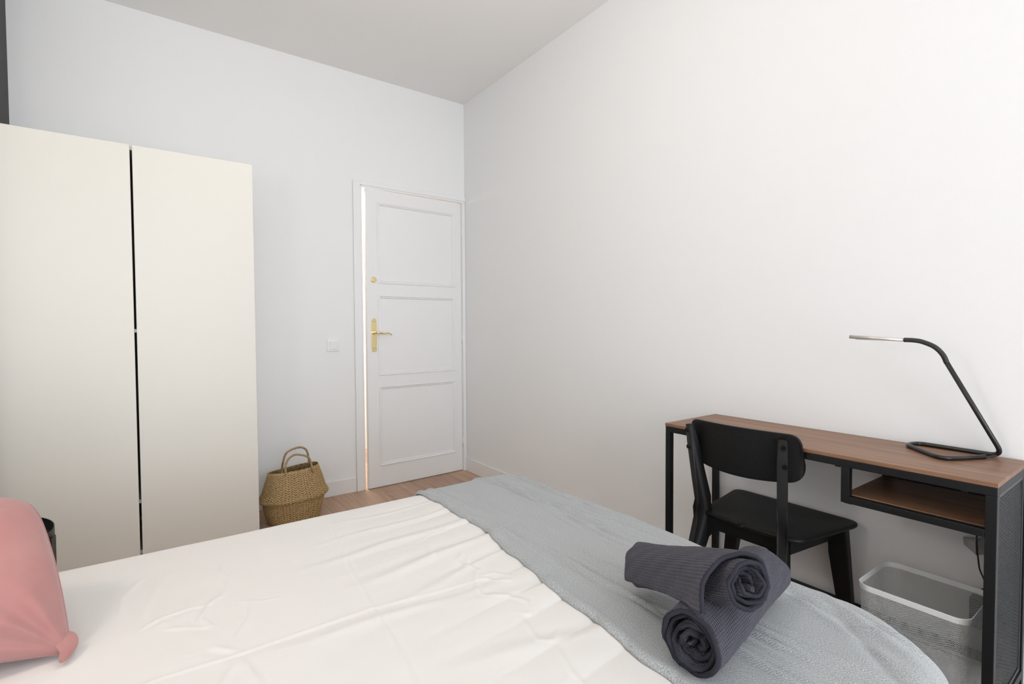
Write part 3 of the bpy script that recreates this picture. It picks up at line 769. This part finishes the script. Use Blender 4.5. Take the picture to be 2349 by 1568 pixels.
def lattice(name, W_, H_, cw, ch, strand, place, thick, border=0.0):
    """expanded-metal sheet: diamond cells with real openings"""
    bm = bmesh.new(); nu = max(1, round(W_/cw)); nv = max(1, round(H_/ch)); cw = W_/nu; ch = H_/nv
    fs = []; cache = {}
    def V_(a, b):
        k = (a, b)
        if k not in cache: cache[k] = bm.verts.new((a*cw/2, b*ch/2, 0))
        return cache[k]
    for i in range(2*nu+1):
        for j in range(2*nv+1):
            if (i+j) % 2: continue
            pts = [(i-1, j), (i, j-1), (i+1, j), (i, j+1)]
            q = [(a, b) for a, b in pts if 0 <= a <= 2*nu and 0 <= b <= 2*nv]
            if len(q) == 4: fs.append(bm.faces.new([V_(*k) for k in q]))
            elif len(q) == 3 and 0 < i < 2*nu or len(q) == 3 and 0 < j < 2*nv:
                bm.faces.new([V_(*k) for k in q])
    r = bmesh.ops.inset_individual(bm, faces=bm.faces[:], thickness=strand/2, use_even_offset=True)
    inner = [f for f in fs if f.is_valid]
    tri = [f for f in bm.faces if len(f.verts) == 3]
    bmesh.ops.delete(bm, geom=inner+tri, context='FACES')
    for v in bm.verts: v.co = place(v.co.x, v.co.y)
    bmesh.ops.recalc_face_normals(bm, faces=bm.faces[:])
    me = bpy.data.meshes.new(name); bm.to_mesh(me); bm.free()
    return me

PX0, PX1, PZ0, PZ1 = dx0+0.023, dx1-0.023, 0.150, zt-tb_
ym = dy0+0.007
me = lattice('side_mesh', PX1-PX0-0.020, PZ1-PZ0-0.020, 0.0205, 0.0098, 0.0036, lambda a, b: Vector((PX0+0.010+a-dcx, ym-dcy+0.001*math.sin(b*640), PZ0+0.010+b)), 0.001)
o = new_obj('side_mesh', me, dk, M_greymesh, label='grey expanded-metal end panel')
md = o.modifiers.new('t', 'SOLIDIFY'); md.thickness = 0.0075; md.offset = 0
bm = bmesh.new()
for b in ((PX0, PX0+0.011, PZ0, PZ1), (PX1-0.011, PX1, PZ0, PZ1), (PX0+0.011, PX1-0.011, PZ0, PZ0+0.011), (PX0+0.011, PX1-0.011, PZ1-0.011, PZ1)):
    bm_box(bm, b[0]-dcx, b[1]-dcx, ym-0.002-dcy, ym+0.002-dcy, b[2], b[3], bev=0.0006, seg=1)
new_obj('mesh_border', fin(bm, 'mesh_border'), dk, M_greymesh)

# ------------------------------------------------------------------ desk lamp
lz = dz+0.0066
lm = empty('desk_lamp', (-0.03, -3.02, dz), 'black bent-tube desk lamp standing on the right end of the desk', 'lamp')
lo = Vector(lm.location)
def rel(pts, o): return [Vector(p)-o for p in pts]
base = fillet([(-0.072, -3.036, lz), (-0.214, -2.966, lz), (-0.074, -2.855, lz), (-0.018, -2.866, lz), (-0.026, -3.052, lz), (-0.120, -2.968, 1.018)], [0.045, 0.022, 0.022, 0.03, 0.0], 10)
arc = base
sk = fillet([(-0.072, -3.036, lz), (-0.198, -2.972, lz), (-0.074, -2.852, lz), (-0.020, -2.868, lz), (-0.026, -3.066, lz), (-0.120, -2.958, 1.012)], [0.04, 0.022, 0.022, 0.032], 10)
tube('stand', rel(sk, lo), 0.0064, M_lampblk, lm, seg=16)
gn = smooth_path([(-0.1195, -2.9585, 1.010), (-0.124, -2.950, 1.034), (-0.128, -2.932, 1.056), (-0.132, -2.905, 1.070), (-0.136, -2.885, 1.0745), (-0.140, -2.862, 1.0755)], 8)
tube('gooseneck', rel(gn, lo), 0.0068, M_rubber, lm, seg=16)
hd0, hd1 = Vector((-0.140, -2.862, 1.0752)), Vector((-0.158, -2.722, 1.0835))
tube('lamp_head', rel([hd0, hd1], lo), 0.0055, M_alu, lm, seg=16, label='slim aluminium light bar')
hd = (hd1-hd0).normalized()
bm = bmesh.new(); bm_tube(bm, rel([hd0+hd*0.05+Vector((0, 0, -0.0045)), hd1-hd*0.016+Vector((0, 0, -0.0045))], lo), 0.0028, 8)
new_obj('led_strip', fin(bm, 'led_strip'), lm, mat('led_cover', (0.75, 0.70, 0.64, 1), 0.4))
tube('cord_outlet', rel([(-0.072, -3.036, lz), (-0.060, -3.043, lz-0.001), (-0.040, -3.052, lz+0.001)], lo), [0.003, 0.003, 0.0035], M_rubber, lm, seg=8)

# ------------------------------------------------------------------ chair
ch = empty('dining_chair', (-0.22, -2.475, 0), 'black wooden chair with curved backrest pushed in at the desk', 'chair')
cO = Vector((-0.22, -2.475, 0))
YC = -2.475
def cw_(x, y, z): return Vector((x, y, z))-cO
# seat: rounded trapezoid, slightly dished
def seat_outline():
    pts = [(-0.030, YC+0.210), (-0.036, YC-0.250), (-0.372, YC-0.195), (-0.380, YC-0.06), (-0.380, YC+0.04), (-0.368, YC+0.150)]
    out = []
    n = len(pts); rr = [0.045, 0.045, 0.05, 0.06, 0.06, 0.05]
    for i in range(n):
        p = Vector(pts[i]); a = Vector(pts[i-1])-p; b = Vector(pts[(i+1) % n])-p; r = rr[i]
        A = p+a.normalized()*r; B = p+b.normalized()*r
        for k in range(9):
            t = k/8; q = A*(1-t)**2+p*2*t*(1-t)+B*t*t; out.append((q.x, q.y))
    return out
so = seat_outline(); bm = bmesh.new()
cx_, cy_ = -0.215, YC
rings = []
for s, z in ((0.0, 0.442), (0.5, 0.443), (0.85, 0.447), (0.97, 0.4495), (0.99, 0.449), (1.0, 0.446), (1.0, 0.439), (0.985, 0.435), (0.8, 0.433), (0.0, 0.433)):
    rings.append([bm.verts.new(cw_(cx_+(x-cx_)*max(s, 0.001), cy_+(y-cy_)*max(s, 0.001), z)) for x, y in so])
for a, b in zip(rings, rings[1:]):
    for k in range(len(so)): bm.faces.new((a[k], a[(k+1) % len(so)], b[(k+1) % len(so)], b[k]))
me = fin(bm, 'seat', True); new_obj('seat', me, ch, M_chair)
# rear legs: one flat board each, from the backrest to the floor
def rear_leg(sg, ytop, phi):
    d = Vector((math.cos(phi), -sg*math.sin(phi), 0)); nrm = Vector((sg*math.sin(phi), math.cos(phi), 0))
    back = [(0.002, 0.765), (0.012, 0.70), (0.032, 0.56), (0.044, 0.485), (0.046, 0.455), (0.040, 0.420), (0.020, 0.33), (-0.030, 0.08), (-0.045, 0.002)]
    front = [(-0.020, 0.002), (0.000, 0.08), (0.052, 0.26), (0.082, 0.34), (0.098, 0.40), (0.102, 0.44), (0.092, 0.50), (0.066, 0.60), (0.042, 0.70), (0.026, 0.767)]
    bm = bmesh.new(); bm_prism(bm, back+front, cw_(-0.420, ytop, 0), d, (0, 0, 1), nrm, 0.030, bev=0.009, seg=4)
    return fin(bm, 'rear_leg', True)
for sg, yt in ((1, YC+0.176), (-1, YC-0.166)):
    me = rear_leg(sg, yt, math.radians(24)); 
    lg = new_obj('leg', me, ch, M_chair)
# front legs: tapered, splayed outwards
for sg in (1, -1):
    yo = YC+sg*(0.205 if sg > 0 else 0.222)
    bm = bmesh.new()
    bm_prism(bm, [(0.0, 0.434), (-sg*0.062, 0.434), (-sg*0.052, 0.34), (sg*0.002, 0.002), (sg*0.034, 0.002)], cw_(-0.085, yo, 0), (0, 1, 0), (0, 0, 1), (1, 0, 0), 0.034, bev=0.006, seg=3)
    new_obj('leg', fin(bm, 'leg'), ch, M_chair)
# aprons
bm = bmesh.new(); bm_prism(bm, [(-0.155, 0.434), (0.155, 0.434), (0.155, 0.31), (0.140, 0.345), (0.115, 0.378), (0.085, 0.390), (-0.085, 0.390), (-0.115, 0.378), (-0.140, 0.345), (-0.155, 0.31)], cw_(-0.345, YC, 0), (0, 1, 0), (0, 0, 1), (1, 0, 0), 0.022, bev=0.003)
new_obj('rear_apron', fin(bm, 'rear_apron'), ch, M_chair)
bm = bmesh.new(); bm_prism(bm, [(-0.180, 0.434), (0.170, 0.434), (0.170, 0.385), (-0.180, 0.385)], cw_(-0.085, YC, 0), (0, 1, 0), (0, 0, 1), (1, 0, 0), 0.022, bev=0.003)
new_obj('front_apron', fin(bm, 'front_apron'), ch, M_chair)
for sg in (1, -1):
    a = cw_(-0.345, YC+sg*0.150, 0); b = cw_(-0.085, YC+sg*0.182, 0); d = (b-a).normalized()
    bm = bmesh.new(); bm_prism(bm, [(0, 0.434), ((b-a).length, 0.434), ((b-a).length, 0.388), (0, 0.388)], a, d, (0, 0, 1), (-d.y, d.x, 0), 0.022, bev=0.003)
    new_obj('side_apron', fin(bm, 'side_apron'), ch, M_chair)
# backrest: curved plywood, rounded ends
HW = 0.196; nB = 60; nZ = 24
def back_pt(s, t, off):      # s -1..1 along, t 0..1 up
    y = HW*s
    zt_ = 0.785-0.004*s*s; zb = 0.616+0.016*s*s
    # round the corners (superellipse in height)
    c = max(0.0, (abs(s)-0.80)/0.20); hgt = (1-c**2.6)**(1/2.6) if c < 1 else 0.0
    hgt = 0.30+0.70*hgt if c > 0 else 1.0
    zm = (zt_+zb)/2; z = zm+(zt_-zb)/2*hgt*(2*t-1)
    x = -0.409+0.046*s*s - (t-0.5)*0.018
    return cw_(x+off, YC-0.005+y, z)
bm = bmesh.new(); F_, B_ = [], []
for i in range(nB+1):
    s = math.sin(math.pi/2*(2*i/nB-1)); F_.append([bm.verts.new(back_pt(s, j/nZ, 0.011)) for j in range(nZ+1)]); B_.append([bm.verts.new(back_pt(s, j/nZ, 0.0)) for j in range(nZ+1)])
for i in range(nB):
    for j in range(nZ):
        bm.faces.new((F_[i][j], F_[i+1][j], F_[i+1][j+1], F_[i][j+1])); bm.faces.new((B_[i][j], B_[i][j+1], B_[i+1][j+1], B_[i+1][j]))
    for j in (0, nZ): bm.faces.new((F_[i][j], B_[i][j], B_[i+1][j], F_[i+1][j]))
for i in (0, nB):
    for j in range(nZ): bm.faces.new((F_[i][j], F_[i][j+1], B_[i][j+1], B_[i][j]))
me = fin(bm, 'backrest', True)
bo = new_obj('backrest', me, ch, M_chair)
es = bo.modifiers.new('bev', 'BEVEL'); es.width = 0.003; es.segments = 3; es.limit_method = 'ANGLE'; es.angle_limit = math.radians(50)
M_scr = mat('black_screw', (0.02, 0.02, 0.02, 1), 0.25, metal=0.8)
for z in (0.744, 0.682):
    x = -0.420+(0.775-z)*0.145
    tube('screw', [cw_(x-0.0015, YC-0.168, z), cw_(x+0.006, YC-0.166, z)], [0.0075, 0.0075], M_scr, ch, seg=18)
    tube('screw', [cw_(x-0.0015, YC+0.178, z), cw_(x+0.006, YC+0.176, z)], [0.0075, 0.0075], M_scr, ch, seg=18)

# ------------------------------------------------------------------ mesh waste bin
bn = empty('waste_bin', (-0.198, -2.934, 0), 'white perforated metal waste bin under the desk shelf', 'bin')
TXh, TYh, BXh, BYh, BH, CR = 0.120, 0.127, 0.102, 0.109, 0.365, 0.034
def bin_ring(z, r=CR, grow=0.0, n=8):
    k = z/BH; hx_ = BXh+(TXh-BXh)*k+grow; hy_ = BYh+(TYh-BYh)*k+grow
    return rect_loop(-hx_, hx_, -hy_, hy_, r, n)
def ring_at(z, s):     # s in [0,1) around
    pts = bin_ring(z); n = len(pts)
    ln = bin_ring.len_cache
    t = s % 1.0*ln[-1]
    import bisect
    i = min(bisect.bisect_right(ln, t)-1, n-1); f = (t-ln[i])/(ln[i+1]-ln[i])
    a = pts[i]; b = pts[(i+1) % n]; return (a[0]*(1-f)+b[0]*f, a[1]*(1-f)+b[1]*f)
pts = bin_ring(BH*0.5); cl = [0.0]
for i in range(len(pts)): cl.append(cl[-1]+math.dist(pts[i], pts[(i+1) % len(pts)]))
bin_ring.len_cache = cl
PER = cl[-1]; zlo, zhi = 0.012, BH-0.014
def bplace(a, b):
    z = zlo+b; x, y = ring_at(z, a/PER); return Vector((x, y, z))
me = lattice('bin_mesh', PER*0.99999, zhi-zlo, 0.0066, 0.0052, 0.0027, bplace, 0.001)
o = new_obj('bin_mesh', me, bn, M_binwhite)
md = o.modifiers.new('t', 'SOLIDIFY'); md.thickness = 0.0016; md.offset = 0
bm = bmesh.new()
rr_ = []
for z, g in ((BH-0.016, 0.0006), (BH-0.001, 0.0012), (BH, 0.0008), (BH, -0.0010), (BH-0.001, -0.0018), (BH-0.016, -0.0010)):
    rr_.append([bm.verts.new((x, y, z)) for x, y in bin_ring(z, CR, g)])
rr_.append(rr_[0])
for a, b in zip(rr_, rr_[1:]):
    for k in range(len(a)): bm.faces.new((a[k], a[(k+1) % len(a)], b[(k+1) % len(a)], b[k]))
new_obj('rim', fin(bm, 'rim', False), bn, M_binwhite)
bm = bmesh.new(); rr_ = []
for z, g in ((0.014, 0.0006), (0.0, 0.0), (0.0, -0.004), (0.002, -0.004)):
    rr_.append([bm.verts.new((x, y, z)) for x, y in bin_ring(z, CR, g)])
for a, b in zip(rr_, rr_[1:]):
    for k in range(len(a)): bm.faces.new((a[k], a[(k+1) % len(a)], b[(k+1) % len(a)], b[k]))
bm.faces.new(rr_[-1])
new_obj('bin_base', fin(bm, 'bin_base', False), bn, M_binwhite)

# ------------------------------------------------------------------ cable, wall bracket, adapter
br = empty('wall_bracket', (0, -3.003, 0.466), 'small shiny metal wedge bracket on the wall under the desk shelf', 'bracket')
bm = bmesh.new()
v = [bm.verts.new(p) for p in ((-0.001, 0.028, 0.012), (-0.001, -0.022, 0.026), (-0.001, -0.024, -0.026), (-0.001, 0.024, -0.012), (-0.038, -0.010, 0.020), (-0.038, -0.012, -0.022))]
for f in ((3, 2, 1, 0), (0, 1, 4), (2, 3, 5), (1, 2, 5, 4), (0, 4, 5, 3)): bm.faces.new([v[i] for i in f])
bmesh.ops.bevel(bm, geom=bm.edges[:], offset=0.0012, segments=2, affect='EDGES')
new_obj('bracket_body', fin(bm, 'bracket_body'), br, M_chrome)
cb = empty('power_cable', (-0.02, -3.02, 0.34), 'thin black cable hanging down the wall below the metal bracket', 'cable')
cp = smooth_path([(-0.030, -3.016, 0.60), (-0.034, -3.014, 0.52), (-0.041, -3.017, 0.468), (-0.030, -3.018, 0.43), (-0.022, -3.020, 0.40), (-0.018, -3.028, 0.375), (-0.018, -3.034, 0.355), (-0.018, -3.033, 0.340)], 8)
tube('cord', rel(cp, Vector(cb.location)), 0.0021, M_rubber, cb, seg=8)
box('connector', (-0.006, 0.008, -0.020, -0.004, -0.012, 0.004), M_rubber, cb, bev=0.002)
ad = empty('power_adapter', (-0.0, -3.03, 0.27), 'black power adapter on the wall behind the waste bin', 'power adapter')
box('adapter_body', (-0.036, -0.0005, -0.030, 0.030, -0.045, 0.045), M_rubber, ad, bev=0.005)

# unseen pendant fitting over the bed, added to go with the ceiling fill
cl_ = empty('added_ceiling_lamp', (-1.40, -2.15, RH), 'added unseen lamp fitting hanging from the ceiling above the bed', 'lamp')
tube('canopy', [(0, 0, 0), (0, 0, -0.025)], [0.05, 0.04], M_switch, cl_, seg=24)
tube('cord', [(0, 0, -0.02), (0, 0, -0.28)], 0.003, M_switch, cl_, seg=8)
tube('lamp_holder', [(0, 0, -0.27), (0, 0, -0.30)], [0.02, 0.03], M_switch, cl_, seg=16)
# wall lamp fitting added out of view, to go with the bedside fill
wlm = empty('added_wall_lamp', (RX0, -2.35, 1.62), 'added unseen wall lamp fitting over the head of the bed', 'lamp')
tube('wall_plate', [(0, 0, 0), (0.015, 0, 0)], 0.045, M_switch, wlm, seg=24)
tube('arm', smooth_path([(0.01, 0, 0), (0.06, 0, -0.03), (0.12, 0, -0.06), (0.12, 0, -0.105)], 6), 0.006, M_brass, wlm, seg=8)
tube('lamp_holder', [(0.12, 0, -0.13), (0.12, 0, -0.10)], [0.03, 0.02], M_brass, wlm, seg=16)
